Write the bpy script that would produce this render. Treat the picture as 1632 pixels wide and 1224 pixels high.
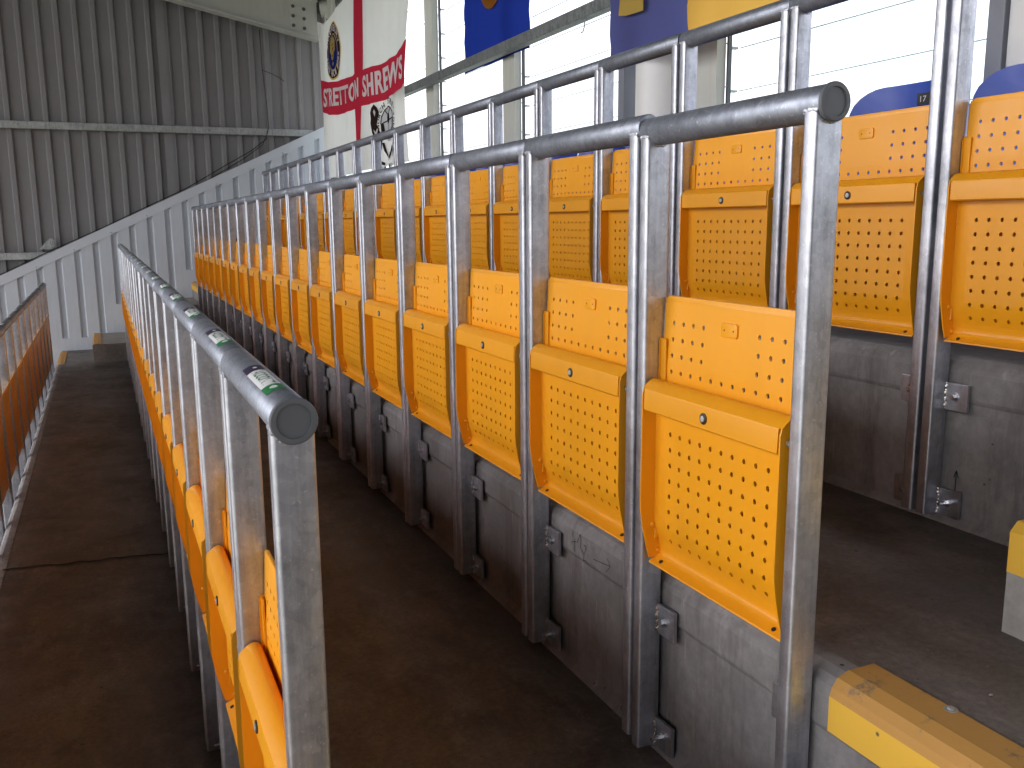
import bpy, bmesh, math, random
from mathutils import Vector, Matrix
random.seed(7)
S = bpy.context.scene
for o in list(bpy.data.objects): bpy.data.objects.remove(o)
COL = S.collection
# ------------------------------------------------------------------ camera
PITCH, YAW, ROLL, FPX = 0.177507, 0.419845, -0.009154, 1442.82
Fv = Vector((math.sin(YAW)*math.cos(PITCH), math.cos(YAW)*math.cos(PITCH), -math.sin(PITCH)))
Rv = Vector((math.cos(YAW), -math.sin(YAW), 0)); Uv = Rv.cross(Fv)
R2 = Rv*math.cos(ROLL)+Uv*math.sin(ROLL); U2 = -Rv*math.sin(ROLL)+Uv*math.cos(ROLL)
cd = bpy.data.cameras.new('camera'); cam = bpy.data.objects.new('camera', cd); COL.objects.link(cam)
cam.matrix_world = Matrix(((R2.x, U2.x, -Fv.x, 0), (R2.y, U2.y, -Fv.y, 0), (R2.z, U2.z, -Fv.z, 0), (0, 0, 0, 1)))
cd.sensor_width = 36; cd.lens = FPX*36/1632; cd.clip_start = .05; cd.clip_end = 2000
S.camera = cam
# ------------------------------------------------------------------ world, sun, exposure
SUN_EL, SUN_AZ = math.radians(52), math.radians(-70)      # azimuth measured from +Y towards +X
w = bpy.data.worlds.new('World'); S.world = w; w.use_nodes = True
nt = w.node_tree; nt.nodes.clear()
sky = nt.nodes.new('ShaderNodeTexSky'); sky.sky_type = 'NISHITA'; sky.sun_disc = False
sky.sun_elevation = SUN_EL; sky.sun_rotation = SUN_AZ; sky.dust_density = 4; sky.air_density = 1.0; sky.ozone_density = 1.5
hs = nt.nodes.new('ShaderNodeHueSaturation'); hs.inputs['Saturation'].default_value = .22
bg = nt.nodes.new('ShaderNodeBackground'); bg.inputs[1].default_value = .15
wo = nt.nodes.new('ShaderNodeOutputWorld')
nt.links.new(sky.outputs[0], hs.inputs['Color']); tint = nt.nodes.new('ShaderNodeMix'); tint.data_type = 'RGBA'; tint.blend_type = 'MULTIPLY'; tint.inputs[0].default_value = 1; tint.inputs[7].default_value = (1, .97, 1, 1)
nt.links.new(hs.outputs[0], tint.inputs[6]); nt.links.new(tint.outputs[2], bg.inputs[0]); nt.links.new(bg.outputs[0], wo.inputs[0])
sl = bpy.data.lights.new('sun', 'SUN'); sl.energy = 1.2; sl.angle = math.radians(14); sl.color = (1, .96, .9)
so = bpy.data.objects.new('sun', sl); COL.objects.link(so)
sd = Vector((math.sin(SUN_AZ)*math.cos(SUN_EL), math.cos(SUN_AZ)*math.cos(SUN_EL), math.sin(SUN_EL)))
so.rotation_euler = sd.to_track_quat('Z', 'Y').to_euler(); so.location = (-6, 0, 12)
S.view_settings.view_transform = 'Standard'; S.view_settings.look = 'None'
S.view_settings.exposure = 2.38; S.view_settings.gamma = 1; S.view_settings.use_curve_mapping = False
S.render.engine = 'CYCLES'; S.cycles.use_denoising = True
S.cycles.max_bounces = 10; S.cycles.diffuse_bounces = 6; S.cycles.glossy_bounces = 5; S.cycles.transparent_max_bounces = 24
S.cycles.sample_clamp_indirect = 6; S.cycles.caustics_reflective = False

# ------------------------------------------------------------------ materials
def newmat(name):
    m = bpy.data.materials.new(name); m.use_nodes = True
    n = m.node_tree.nodes; return m, n, m.node_tree.links, n['Principled BSDF']
def coord(n, l, scale=(1, 1, 1), kind='pos'):
    mp = n.new('ShaderNodeMapping'); mp.inputs['Scale'].default_value = scale
    if kind == 'pos':
        g = n.new('ShaderNodeNewGeometry'); l.new(g.outputs['Position'], mp.inputs[0])
    else:
        g = n.new('ShaderNodeTexCoord'); l.new(g.outputs['Object'], mp.inputs[0])
    return mp.outputs[0]
def noise(n, l, vec, scale, detail=4, rough=.6):
    t = n.new('ShaderNodeTexNoise'); t.inputs['Scale'].default_value = scale
    t.inputs['Detail'].default_value = detail; t.inputs['Roughness'].default_value = rough
    l.new(vec, t.inputs['Vector']); return t.outputs['Fac']
def ramp(n, l, fac, stops):
    r = n.new('ShaderNodeValToRGB'); e = r.color_ramp.elements
    while len(e) < len(stops): e.new(.5)
    for i, (p, c) in enumerate(stops):
        e[i].position = p; e[i].color = (c[0], c[1], c[2], 1) if not isinstance(c, (int, float)) else (c, c, c, 1)
    l.new(fac, r.inputs[0]); return r.outputs[0]
def mix(n, l, fac, a, b, mode='MIX'):
    m = n.new('ShaderNodeMix'); m.data_type = 'RGBA'; m.blend_type = mode
    if isinstance(fac, (int, float)): m.inputs[0].default_value = fac
    else: l.new(fac, m.inputs[0])
    for i, v in ((6, a), (7, b)):
        if isinstance(v, tuple): m.inputs[i].default_value = (*v, 1)
        else: l.new(v, m.inputs[i])
    return m.outputs[2]
def bump(n, l, h, strength, dist, bsdf):
    b = n.new('ShaderNodeBump'); b.inputs['Strength'].default_value = strength; b.inputs['Distance'].default_value = dist
    l.new(h, b.inputs['Height']); l.new(b.outputs[0], bsdf.inputs['Normal'])

def galv(name, lo, hi, rough=(.28, .5), metal=.9, streak=.5, blot=.6):
    m, n, l, p = newmat(name)
    v = coord(n, l)
    vo = n.new('ShaderNodeTexVoronoi'); vo.inputs['Scale'].default_value = 70; l.new(v, vo.inputs['Vector'])
    a = noise(n, l, v, 6, 7, .7)
    b = noise(n, l, coord(n, l, (55, 55, 1.6)), 1, 5, .7)
    base = mix(n, l, ramp(n, l, a, [(.3, 0), (.7, 1)]), lo, hi)
    base = mix(n, l, streak*.6, base, ramp(n, l, b, [(.35, tuple(x*.5 for x in lo)), (.62, hi)]))
    dk = noise(n, l, coord(n, l, (30, 30, 9)), 1, 8, .8)
    base = mix(n, l, ramp(n, l, dk, [(.50, 0), (.62, blot)]), base, tuple(x*.55 for x in lo))
    vb = n.new('ShaderNodeRGBToBW'); l.new(vo.outputs['Color'], vb.inputs[0]); base = mix(n, l, .22, base, vb.outputs[0], 'SOFT_LIGHT')
    sp = noise(n, l, v, 190, 3, .6)
    base = mix(n, l, ramp(n, l, sp, [(.62, 0), (.72, .6)]), base, (.78, .79, .78))
    l.new(base, p.inputs['Base Color']); p.inputs['Metallic'].default_value = metal
    rr = mix(n, l, .5, ramp(n, l, dk, [(.35, rough[0]), (.65, rough[1])]), ramp(n, l, noise(n, l, v, 34, 6, .75), [(.3, rough[0]*.9), (.7, rough[1]*1.15)]))
    l.new(rr, p.inputs['Roughness'])
    bump(n, l, noise(n, l, v, 60, 6, .7), .35, .0009, p)
    return m
GALV = galv('galvanised_steel', (.33, .337, .36), (.66, .68, .75), (.28, .50), .88, .4, .28)
GALVR = galv('galvanised_tube', (.24, .26, .30), (.34, .37, .43), (.36, .56), .75, .05, .25)
DGALV = galv('dull_dark_galvanised', (.16, .18, .18), (.24, .26, .26), (.4, .6), .5, .2)
GALVB = galv('weathered_galvanised', (.33, .35, .35), (.5, .52, .51), (.4, .6), .6, .3)
def paint(name, col, rough=.35, metal=0, var=.06, spec=.5, grime=.0, coat=0, rnd=0):
    m, n, l, p = newmat(name); v = coord(n, l)
    a = noise(n, l, v, 5, 6, .6); d = tuple(c*(1-var*3) for c in col); u = tuple(min(1, c*(1+var)) for c in col)
    c = mix(n, l, a, d, u)
    if rnd:
        oi = n.new('ShaderNodeObjectInfo'); hv = n.new('ShaderNodeHueSaturation'); mr = n.new('ShaderNodeMapRange')
        mr.inputs[3].default_value = 1-rnd; mr.inputs[4].default_value = 1+rnd*.4; l.new(oi.outputs['Random'], mr.inputs[0]); l.new(mr.outputs[0], hv.inputs['Value']); l.new(c, hv.inputs['Color']); c = hv.outputs[0]
    if grime:
        g = noise(n, l, coord(n, l, (14, 14, 2)), 1, 7, .7)
        c = mix(n, l, ramp(n, l, g, [(.5, 0), (.75, grime)]), c, (.09, .08, .07))
    l.new(c, p.inputs['Base Color']); p.inputs['Metallic'].default_value = metal
    l.new(ramp(n, l, noise(n, l, v, 22, 5), [(.3, rough*.85), (.7, rough*1.2)]), p.inputs['Roughness'])
    p.inputs['Specular IOR Level'].default_value = spec
    if coat: p.inputs['Coat Weight'].default_value = coat; p.inputs['Coat Roughness'].default_value = .2
    bump(n, l, noise(n, l, v, 420, 2), .12, .0004, p)
    return m
ORANGE = paint('orange_powder_coat', (.86, .36, .010), .36, 0, .035, .5, .035, 0, .10)
BLACKP = paint('black_rubber', (.012, .012, .013), .5)
CAPM = paint('grey_plastic_cap', (.12, .128, .14), .5)
SCREWP = paint('pale_zinc_screw', (.55, .55, .55), .4, .3)
BOLT = galv('zinc_bolt', (.5, .5, .52), (.75, .75, .78), (.2, .35), 1, 0)
WELD = galv('bright_weld', (.6, .6, .6), (.85, .85, .85), (.2, .3), 1, 0)
BLUE = paint('blue_plastic', (.008, .06, .46), .35, 0, .05)
LGREY = paint('light_grey_cladding_paint', (.62, .67, .74), .42, 0, .03, .5, .12)
FLASH = paint('light_grey_flashing_paint', (.64, .69, .76), .4, 0, .03)
DGREY = paint('dark_grey_cladding', (.245, .24, .245), .55, .0, .04, .4, .1)
DGREYR = paint('dark_grey_cladding_rib', (.245, .24, .245), .55, .0, .04, .4, .1)
WHITE = paint('off_white_steel_paint', (.56, .57, .52), .5, 0, .04, .4, .15)
COLW = paint('white_column_paint', (.82, .82, .80), .45)
FRAMEL = paint('blue_grey_post_paint', (.20, .215, .25), .5)
FRAME = paint('grey_frame_paint', (.10, .115, .125), .5)
CREAM = paint('cream_post_paint', (.55, .56, .50), .45, 0, .04, .5, .2)
ROOFM = paint('dark_roof_sheet', (.10, .10, .10), .6)
CABLE = paint('black_cable', (.01, .01, .01), .5)
YTAG = paint('white_print', (.8, .8, .8), .5)
GREENP = paint('green_print', (.015, .2, .06), .45)
PURP = paint('dark_print', (.03, .02, .05), .45)
HOLE = paint('dark_hole', (.01, .01, .01), .8)

def concrete(name, a, b, dark, sc=3.0, wallish=False, rough=.85, spec=.3):
    m, n, l, p = newmat(name); v = coord(n, l)
    c = mix(n, l, ramp(n, l, noise(n, l, v, sc, 8, .65), [(.3, 0), (.7, 1)]), a, b)
    f = noise(n, l, v, 38, 6, .7); c = mix(n, l, .35, c, ramp(n, l, f, [(.3, .25), (.7, .75)]), 'OVERLAY')
    bl = noise(n, l, v, 1.1, 5, .6)
    c = mix(n, l, ramp(n, l, bl, [(.42, 0), (.68, .8)]), c, dark)
    if wallish:
        s = noise(n, l, coord(n, l, (9, 9, 1.1)), 1, 7, .72)
        c = mix(n, l, ramp(n, l, s, [(.50, 0), (.66, .6)]), c, dark)
        s2 = noise(n, l, coord(n, l, (22, 22, 3)), 1, 6, .7)
        c = mix(n, l, ramp(n, l, s2, [(.60, 0), (.70, .4)]), c, tuple(min(1, x*1.5) for x in b))
    pit = n.new('ShaderNodeTexVoronoi'); pit.inputs['Scale'].default_value = 26; l.new(v, pit.inputs['Vector'])
    pm = ramp(n, l, pit.outputs['Distance'], [(.06, 1), (.12, 0)])
    keep = ramp(n, l, noise(n, l, v, 9, 2), [(.58, 0), (.62, 1)])
    mm = n.new('ShaderNodeMath'); mm.operation = 'MULTIPLY'; l.new(pm, mm.inputs[0]); l.new(keep, mm.inputs[1])
    c = mix(n, l, mm.outputs[0], c, tuple(x*.4 for x in dark))
    l.new(c, p.inputs['Base Color']); p.inputs['Specular IOR Level'].default_value = spec
    l.new(ramp(n, l, bl, [(.3, rough), (.7, rough*.75)]), p.inputs['Roughness'])
    bump(n, l, noise(n, l, v, 70, 8, .75), .35, .003, p)
    return m
RISER = concrete('riser_concrete', (.20, .195, .195), (.32, .31, .31), (.085, .072, .066), 3, True)
def floormat():
    m, n, l, p = newmat('tread_concrete'); v = coord(n, l)
    c = mix(n, l, ramp(n, l, noise(n, l, v, 1.7, 9, .7), [(.32, 0), (.68, 1)]), (.085, .073, .066), (.165, .15, .14))
    c = mix(n, l, ramp(n, l, noise(n, l, coord(n, l, (1, .45, 1)), 7, 8, .75), [(.48, 0), (.70, .75)]), c, (.235, .22, .205))
    c = mix(n, l, ramp(n, l, noise(n, l, v, 4.3, 6, .7), [(.52, 0), (.70, .8)]), c, (.045, .037, .033))
    c = mix(n, l, .55, c, ramp(n, l, noise(n, l, v, 75, 5, .8), [(.3, .2), (.7, .8)]), 'OVERLAY')
    for sc, th, col in ((9, .035, (.035, .03, .028)), (16, .03, (.26, .25, .24)), (38, .07, (.05, .045, .04))):
        vo = n.new('ShaderNodeTexVoronoi'); vo.inputs['Scale'].default_value = sc; l.new(v, vo.inputs['Vector'])
        c = mix(n, l, ramp(n, l, vo.outputs['Distance'], [(th, .8), (th*1.5, 0)]), c, col)
    l.new(c, p.inputs['Base Color']); p.inputs['Specular IOR Level'].default_value = .5
    l.new(ramp(n, l, noise(n, l, v, 3.1, 7, .7), [(.3, .42), (.7, .72)]), p.inputs['Roughness'])
    bump(n, l, noise(n, l, v, 60, 8, .8), .4, .003, p); return m
FLOOR = floormat()
CURB = concrete('block_concrete', (.27, .26, .245), (.36, .35, .33), (.17, .16, .14), 4)
GROUND = concrete('pitch_surround', (.13, .14, .11), (.17, .18, .15), (.09, .10, .08), .5)
def yellowpaint(name, col, worn, thr):
    m, n, l, p = newmat(name); v = coord(n, l)
    k = noise(n, l, v, 12, 9, .75); k2 = noise(n, l, v, 2.2, 4, .6)
    c = mix(n, l, k2, col, tuple(x*.86 for x in col))
    c = mix(n, l, ramp(n, l, k, [(thr, 0), (thr+.07, .85)]), c, worn)
    vo = n.new('ShaderNodeTexVoronoi'); vo.inputs['Scale'].default_value = 24; l.new(v, vo.inputs['Vector'])
    c = mix(n, l, ramp(n, l, vo.outputs['Distance'], [(.05, .9), (.1, 0)]), c, (.05, .045, .04))
    l.new(c, p.inputs['Base Color']); p.inputs['Roughness'].default_value = .7
    bump(n, l, noise(n, l, v, 60, 6, .7), .3, .002, p); return m
YEL = yellowpaint('yellow_nosing_paint', (.78, .46, .05), (.33, .26, .17), .74)
YELW = yellowpaint('worn_yellow_paint', (.50, .26, .06), (.16, .12, .09), .585)
def cloth(name, col, tr=.35, var=.04):
    m = bpy.data.materials.new(name); m.use_nodes = True; n = m.node_tree.nodes; l = m.node_tree.links; n.clear()
    o = n.new('ShaderNodeOutputMaterial'); d = n.new('ShaderNodeBsdfDiffuse'); t = n.new('ShaderNodeBsdfTranslucent'); mx = n.new('ShaderNodeMixShader')
    v = coord(n, l); c = mix(n, l, noise(n, l, v, 2.5, 6, .7), col, tuple(x*(1-var*4) for x in col))
    l.new(c, d.inputs[0]); l.new(c, t.inputs[0]); mx.inputs[0].default_value = tr
    b = n.new('ShaderNodeBump'); b.inputs['Strength'].default_value = .3; b.inputs['Distance'].default_value = .02
    l.new(noise(n, l, coord(n, l, (1, 3, 1)), 3, 3), b.inputs['Height']); l.new(b.outputs[0], d.inputs['Normal'])
    l.new(d.outputs[0], mx.inputs[1]); l.new(t.outputs[0], mx.inputs[2]); l.new(mx.outputs[0], o.inputs[0]); return m
FWHITE = cloth('white_flag_cloth', (.80, .80, .76), .34)
FRED = cloth('red_flag_cloth', (.60, .035, .07), .15)
FLET = cloth('pale_lettering_cloth', (.80, .72, .74), .15)
FBLUE = cloth('blue_flag_cloth', (.02, .045, .33), .12)
FNAVY = cloth('faded_navy_flag_cloth', (.12, .13, .34), .4)
FAMB = cloth('amber_flag_cloth', (.97, .50, .10), .85)
FBLK = cloth('black_flag_print', (.035, .02, .02), .05)
FGOLD = cloth('gold_flag_print', (.70, .50, .13), .45)
FDBLUE = cloth('dark_blue_flag_print', (.02, .03, .17), .1)
FBALL = cloth('pale_grey_flag_print', (.62, .64, .68), .2)
def glassmat():
    m = bpy.data.materials.new('louvre_glass'); m.use_nodes = True; n = m.node_tree.nodes; l = m.node_tree.links; n.clear()
    o = n.new('ShaderNodeOutputMaterial'); t = n.new('ShaderNodeBsdfTransparent'); g = n.new('ShaderNodeBsdfGlossy'); tl = n.new('ShaderNodeBsdfTranslucent')
    f = n.new('ShaderNodeLayerWeight'); f.inputs[0].default_value = .12; g.inputs['Roughness'].default_value = .08
    v = coord(n, l, (1, .35, 1.2)); c = ramp(n, l, noise(n, l, v, 1.6, 4), [(.35, (.84, .93, .94)), (.5, (1, 1, 1))])
    l.new(c, t.inputs[0]); tl.inputs[0].default_value = (.8, .86, .86, 1)
    a = n.new('ShaderNodeMixShader'); a.inputs[0].default_value = .12; l.new(t.outputs[0], a.inputs[1]); l.new(tl.outputs[0], a.inputs[2])
    b = n.new('ShaderNodeMixShader'); fm = n.new('ShaderNodeMath'); fm.operation = 'MULTIPLY'; fm.inputs[1].default_value = .25; l.new(f.outputs['Facing'], fm.inputs[0]); l.new(fm.outputs[0], b.inputs[0]); l.new(a.outputs[0], b.inputs[1]); l.new(g.outputs[0], b.inputs[2])
    l.new(b.outputs[0], o.inputs[0]); return m
GLASS = glassmat()
GEDGE = cloth('glass_edge', (.9, .95, .94), .8)

# ------------------------------------------------------------------ mesh helpers
class MB:
    def __init__(s): s.v = []; s.f = []
    def quad(s, a, b, c, d): i = len(s.v); s.v += [a, b, c, d]; s.f.append((i, i+1, i+2, i+3))
    def poly(s, pts): i = len(s.v); s.v += list(pts); s.f.append(tuple(range(i, i+len(pts))))
    def box(s, x0, x1, y0, y1, z0, z1):
        i = len(s.v)
        s.v += [(x, y, z) for z in (z0, z1) for y in (y0, y1) for x in (x0, x1)]
        s.f += [tuple(i+k for k in q) for q in ((0, 2, 3, 1), (4, 5, 7, 6), (0, 1, 5, 4), (2, 6, 7, 3), (0, 4, 6, 2), (1, 3, 7, 5))]
    def prism(s, pts, a, b, axis='y'):
        """extrude a closed 2-D outline: axis y -> pts are (x,z); axis x -> (y,z); axis z -> (x,y)"""
        mk = {'y': lambda p, t: (p[0], t, p[1]), 'x': lambda p, t: (t, p[0], p[1]), 'z': lambda p, t: (p[0], p[1], t)}[axis]
        i = len(s.v); n = len(pts)
        s.v += [mk(p, a) for p in pts]+[mk(p, b) for p in pts]
        s.f.append(tuple(range(i+n-1, i-1, -1))); s.f.append(tuple(range(i+n, i+2*n)))
        for k in range(n): k2 = (k+1) % n; s.f.append((i+k, i+k2, i+n+k2, i+n+k))
    def tube(s, pts, r, n=12, cap=True, rad=None):
        rings = []
        for j, p in enumerate(pts):
            p = Vector(p); a = Vector(pts[max(0, j-1)]); b = Vector(pts[min(len(pts)-1, j+1)]); d = (b-a).normalized()
            up = Vector((0, 0, 1)) if abs(d.z) < .9 else Vector((1, 0, 0)); e = d.cross(up).normalized(); g = e.cross(d).normalized()
            rr = rad[j] if rad else r
            i = len(s.v); rings.append(i)
            s.v += [tuple(p+e*rr*math.cos(6.28318531*k/n)+g*rr*math.sin(6.28318531*k/n)) for k in range(n)]
        for i, j in zip(rings, rings[1:]):
            for k in range(n): k2 = (k+1) % n; s.f.append((i+k, j+k, j+k2, i+k2))
        if cap: s.f.append(tuple(rings[0]+k for k in range(n))); s.f.append(tuple(rings[-1]+k for k in range(n-1, -1, -1)))
    def blob(s, c, r, sx=1, sy=1, sz=1, n=6, m=4):
        i = len(s.v)
        for a in range(1, m):
            t = math.pi*a/m
            s.v += [(c[0]+r*sx*math.sin(t)*math.cos(6.2832*k/n), c[1]+r*sy*math.sin(t)*math.sin(6.2832*k/n), c[2]+r*sz*math.cos(t)) for k in range(n)]
        s.v += [(c[0], c[1], c[2]+r*sz), (c[0], c[1], c[2]-r*sz)]; T = i+(m-1)*n
        for a in range(m-2):
            for k in range(n): k2 = (k+1) % n; s.f.append((i+a*n+k, i+(a+1)*n+k, i+(a+1)*n+k2, i+a*n+k2))
        for k in range(n):
            k2 = (k+1) % n; s.f.append((i+k, i+k2, T)); s.f.append((i+(m-2)*n+k2, i+(m-2)*n+k, T+1))
    def mesh(s, name, mat, smooth=False, bevel=0, weld=True):
        me = bpy.data.meshes.new(name); me.from_pydata([tuple(v) for v in s.v], [], s.f)
        bm = bmesh.new(); bm.from_mesh(me)
        if weld: bmesh.ops.remove_doubles(bm, verts=bm.verts, dist=1e-5)
        bmesh.ops.recalc_face_normals(bm, faces=bm.faces)
        if bevel:
            es = [e for e in bm.edges if len(e.link_faces) == 2 and e.calc_face_angle(0) > .6]
            bmesh.ops.bevel(bm, geom=es, offset=bevel, segments=2, affect='EDGES', profile=.6)
        if smooth:
            for f in bm.faces: f.smooth = True
            for e in bm.edges:
                if len(e.link_faces) != 2 or e.calc_face_angle(0) > .7: e.smooth = False
        bm.to_mesh(me); bm.free(); me.materials.append(mat); return me
def obj(name, me, parent=None, **kw):
    o = bpy.data.objects.new(name, me); COL.objects.link(o)
    if parent: o.parent = parent
    for k, v in kw.items(): o[k] = v
    return o
def thing(name, label, cat, loc=(0, 0, 0), group=None):
    o = bpy.data.objects.new(name, None); COL.objects.link(o); o.location = loc; o.empty_display_size = .1
    o['label'] = label; o['category'] = cat
    if group: o['group'] = group
    return o
def copy_tree(o, parent=None):
    c = o.copy(); COL.objects.link(c); c.parent = parent
    for ch in list(o.children): copy_tree(ch, c)
    return c
def text_mesh(txt, name, mat, remap, bold=.0, z=None):
    cu = bpy.data.curves.new(name, 'FONT'); cu.body = txt; cu.resolution_u = 3; cu.offset = bold
    t = bpy.data.objects.new(name, cu); COL.objects.link(t)
    dg = bpy.context.evaluated_depsgraph_get(); dg.update()
    me = bpy.data.meshes.new_from_object(t.evaluated_get(dg)); bpy.data.objects.remove(t)
    me.name = name
    xs = [v.co.x for v in me.vertices]; ys = [v.co.y for v in me.vertices]
    x0, x1, y0, y1 = min(xs), max(xs), min(ys), max(ys)
    for v in me.vertices: v.co = Vector(remap((v.co.x-x0)/(x1-x0), (v.co.y-y0)/(y1-y0)))
    me.materials.clear(); me.materials.append(mat); return me

# ------------------------------------------------------------------ layout numbers (metres, camera eye = origin)
XR = {'A': -.5797, 'B': .1800, 'C': .9392, 'D': 1.6993}
ZR = {'A': -.5987, 'B': -.2170, 'C': .1642, 'D': .5464}
T, RISE, RH = .7597, .3817, 1.24
Y0, P, NU = 1.0038, .5, 20 - 1
YF = Y0-.035+P*NU                     # far end of the rows
YW = 11.85                            # light cladding wall
def fz(k): return ZR['A']-RH+RISE*k   # floor in front of riser k (k = 0 row A)
def rx(k): return XR['A']+.030+T*k    # riser face behind row k

# ------------------------------------------------------------------ terracing
def terrace():
    for k in range(-10, 5):
        z0 = fz(k); z1 = fz(k+1); xf = rx(k); xb = rx(k+1)
        ye = -.35 if False else -6.0
        m = MB(); m.box(xf+.03, xb if k < 4 else 3.0, -6, YW+.4, z1-.14, z1)   # tread slab above riser k
        obj('concrete_tread', m.mesh('tread', FLOOR), kind='structure')
        # riser k: band, recessed panel, chamfered nose, fillet
        m = MB()
        prof = [(xf+.06, z0), (xf-.012, z0), (xf-.006, z0+.008), (xf+.006, z0+.02), (xf+.006, z1-.098), (xf+.002, z1-.092), (xf, z1-.086),
                (xf, z1-.030), (xf+.004, z1-.018), (xf+.014, z1-.006), (xf+.031, z1+.0015), (xf+.06, z1+.0015), (xf+.06, z1-.16)]
        m.prism(prof, -6, YW+.38, 'y')
        obj('concrete_riser', m.mesh('riser', RISER), kind='structure')
terrace()
g = MB(); g.box(-400, 400, -400, 400, -7.2, -7.0); obj('ground', g.mesh('ground', GROUND), kind='structure')

def aisle(ya, yb, where):
    for k in range(-1, 5):
        z0 = fz(k); z1 = fz(k+1); xf = rx(k)
        if k < 4:
            m = MB()  # painted nose on the riser: face, chamfer
            m.prism([(xf-.003, z1-.088), (xf-.003, z1-.030), (xf+.001, z1-.026), (xf+.001, z1-.088)], ya, yb)
            o = obj('yellow_nosing', m.mesh('nosing', YEL), kind='structure')
            m = MB(); m.prism([(xf-.003, z1-.030), (xf+.0015, z1-.0165), (xf+.012, z1-.003), (xf+.034, z1+.005), (xf+.034, z1), (xf, z1-.03)], ya, yb)
            m.box(xf+.034, xf+.086, ya, yb, z1-.002, z1+.0045)
            obj('worn_yellow_nosing', m.mesh('nosing_top', YELW), kind='structure')
        # half step block
        h = RISE/2
        t = thing('step_block', 'concrete half step with yellow edge %s' % STEPW[(where, k)], 'step', (xf-.385, ya, z0), 'aisle steps')
        m = MB(); m.prism([(0, 0), (0, h-.012), (.012, h), (.383, h), (.383, 0)], 0, yb-ya)
        obj('block', m.mesh('step_block', CURB), t)
        m = MB(); m.prism([(-.004, h-.082), (-.004, h-.012), (.012, h+.004), (.085, h+.004), (.085, h-.002), (.012, h-.002), (0, h-.014), (0, h-.082)], .002, yb-ya-.002)
        obj('painted_edge', m.mesh('step_edge', YEL if where == 'near' else YELW), t)
STEPW = {}
rown = {-1: 'below the leftmost row', 0: 'in front of the leftmost row', 1: 'before the near capped rail', 2: 'before the tall middle row', 3: 'before the upper row', 4: 'before the blue seats'}
for k, v in rown.items(): STEPW[('near', k)] = v+', near aisle'; STEPW[('far', k)] = v+', at the far wall'
aisle(-.35, Y0-.026, 'near'); aisle(YF+.22, YW-.06, 'far')

# ------------------------------------------------------------------ one rail seat unit
def interp(prof, s):
    """profile of (x,z) running down; s = arc length -> point, normal (towards -x)"""
    acc = 0
    for (a, b) in zip(prof, prof[1:]):
        d = math.hypot(b[0]-a[0], b[1]-a[1])
        if s <= acc+d+1e-9 or b is prof[-1]:
            t = (s-acc)/d; tx, tz = (b[0]-a[0])/d, (b[1]-a[1])/d
            return (a[0]+(b[0]-a[0])*t, a[1]+(b[1]-a[1])*t, tz, -tx)
        acc += d
def perf_plate(m, prof, y0, y1, s0, ph, nrows, cols, ny, pitch_y, r, thick, smax, keep, ycen=.25):
    """perforated sheet following a profile"""
    def pt(y, s, side):
        x, z, nx, nz = interp(prof, s); d = -thick if side else 0
        return (x+nx*d, y, z+nz*d)
    ygrid = [ycen+(i-ny/2)*pitch_y for i in range(ny+1)]
    def patch(ya, yb, sa, sb):
        for side in (0, 1): m.quad(pt(ya, sa, side), pt(yb, sa, side), pt(yb, sb, side), pt(ya, sb, side))
    breaks = [0]
    acc = 0
    for a, b in zip(prof, prof[1:]): acc += math.hypot(b[0]-a[0], b[1]-a[1]); breaks.append(acc)
    def column(ya, yb, sa, sb):
        cuts = sorted({sa, sb} | {b for b in breaks if sa+1e-4 < b < sb-1e-4})
        for u, v in zip(cuts, cuts[1:]): patch(ya, yb, u, v)
    column(y0, y1, 0, s0); se = s0+nrows*ph; column(y0, y1, se, smax)
    column(y0, ygrid[0], s0, se); column(ygrid[-1], y1, s0, se)
    dirs = [(1, 0), (1, 1), (0, 1), (-1, 1), (-1, 0), (-1, -1), (0, -1), (1, -1)]
    for j in range(nrows):
        sa = s0+j*ph; sc = sa+ph/2
        for i in range(ny):
            ya, yb = ygrid[i], ygrid[i+1]
            if not keep(j, i): patch(ya, yb, sa, sa+ph); continue
            yc = (ya+yb)/2
            for side in (0, 1):
                out = [pt(yc+dx*pitch_y/2, sc+dz*ph/2, side) for dx, dz in dirs]
                inn = [pt(yc+r*math.cos(math.pi/4*k), sc+r*math.sin(math.pi/4*k), side) for k in range(8)]
                for k in range(8): k2 = (k+1) % 8; m.quad(out[k], out[k2], inn[k2], inn[k])
            a0 = [pt(yc+r*math.cos(math.pi/4*k), sc+r*math.sin(math.pi/4*k), 0) for k in range(8)]
            a1 = [pt(yc+r*math.cos(math.pi/4*k), sc+r*math.sin(math.pi/4*k), 1) for k in range(8)]
            for k in range(8): k2 = (k+1) % 8; m.quad(a0[k], a0[k2], a1[k2], a1[k])
    # rim
    for side_y in (y0, y1):
        for u, v in zip(breaks, breaks[1:]): m.quad(pt(side_y, u, 0), pt(side_y, v, 0), pt(side_y, v, 1), pt(side_y, u, 1))
    m.quad(pt(y0, 0, 0), pt(y1, 0, 0), pt(y1, 0, 1), pt(y0, 0, 1)); m.quad(pt(y0, smax, 0), pt(y1, smax, 0), pt(y1, smax, 1), pt(y0, smax, 1))
def plen(prof): return sum(math.hypot(b[0]-a[0], b[1]-a[1]) for a, b in zip(prof, prof[1:]))

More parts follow.
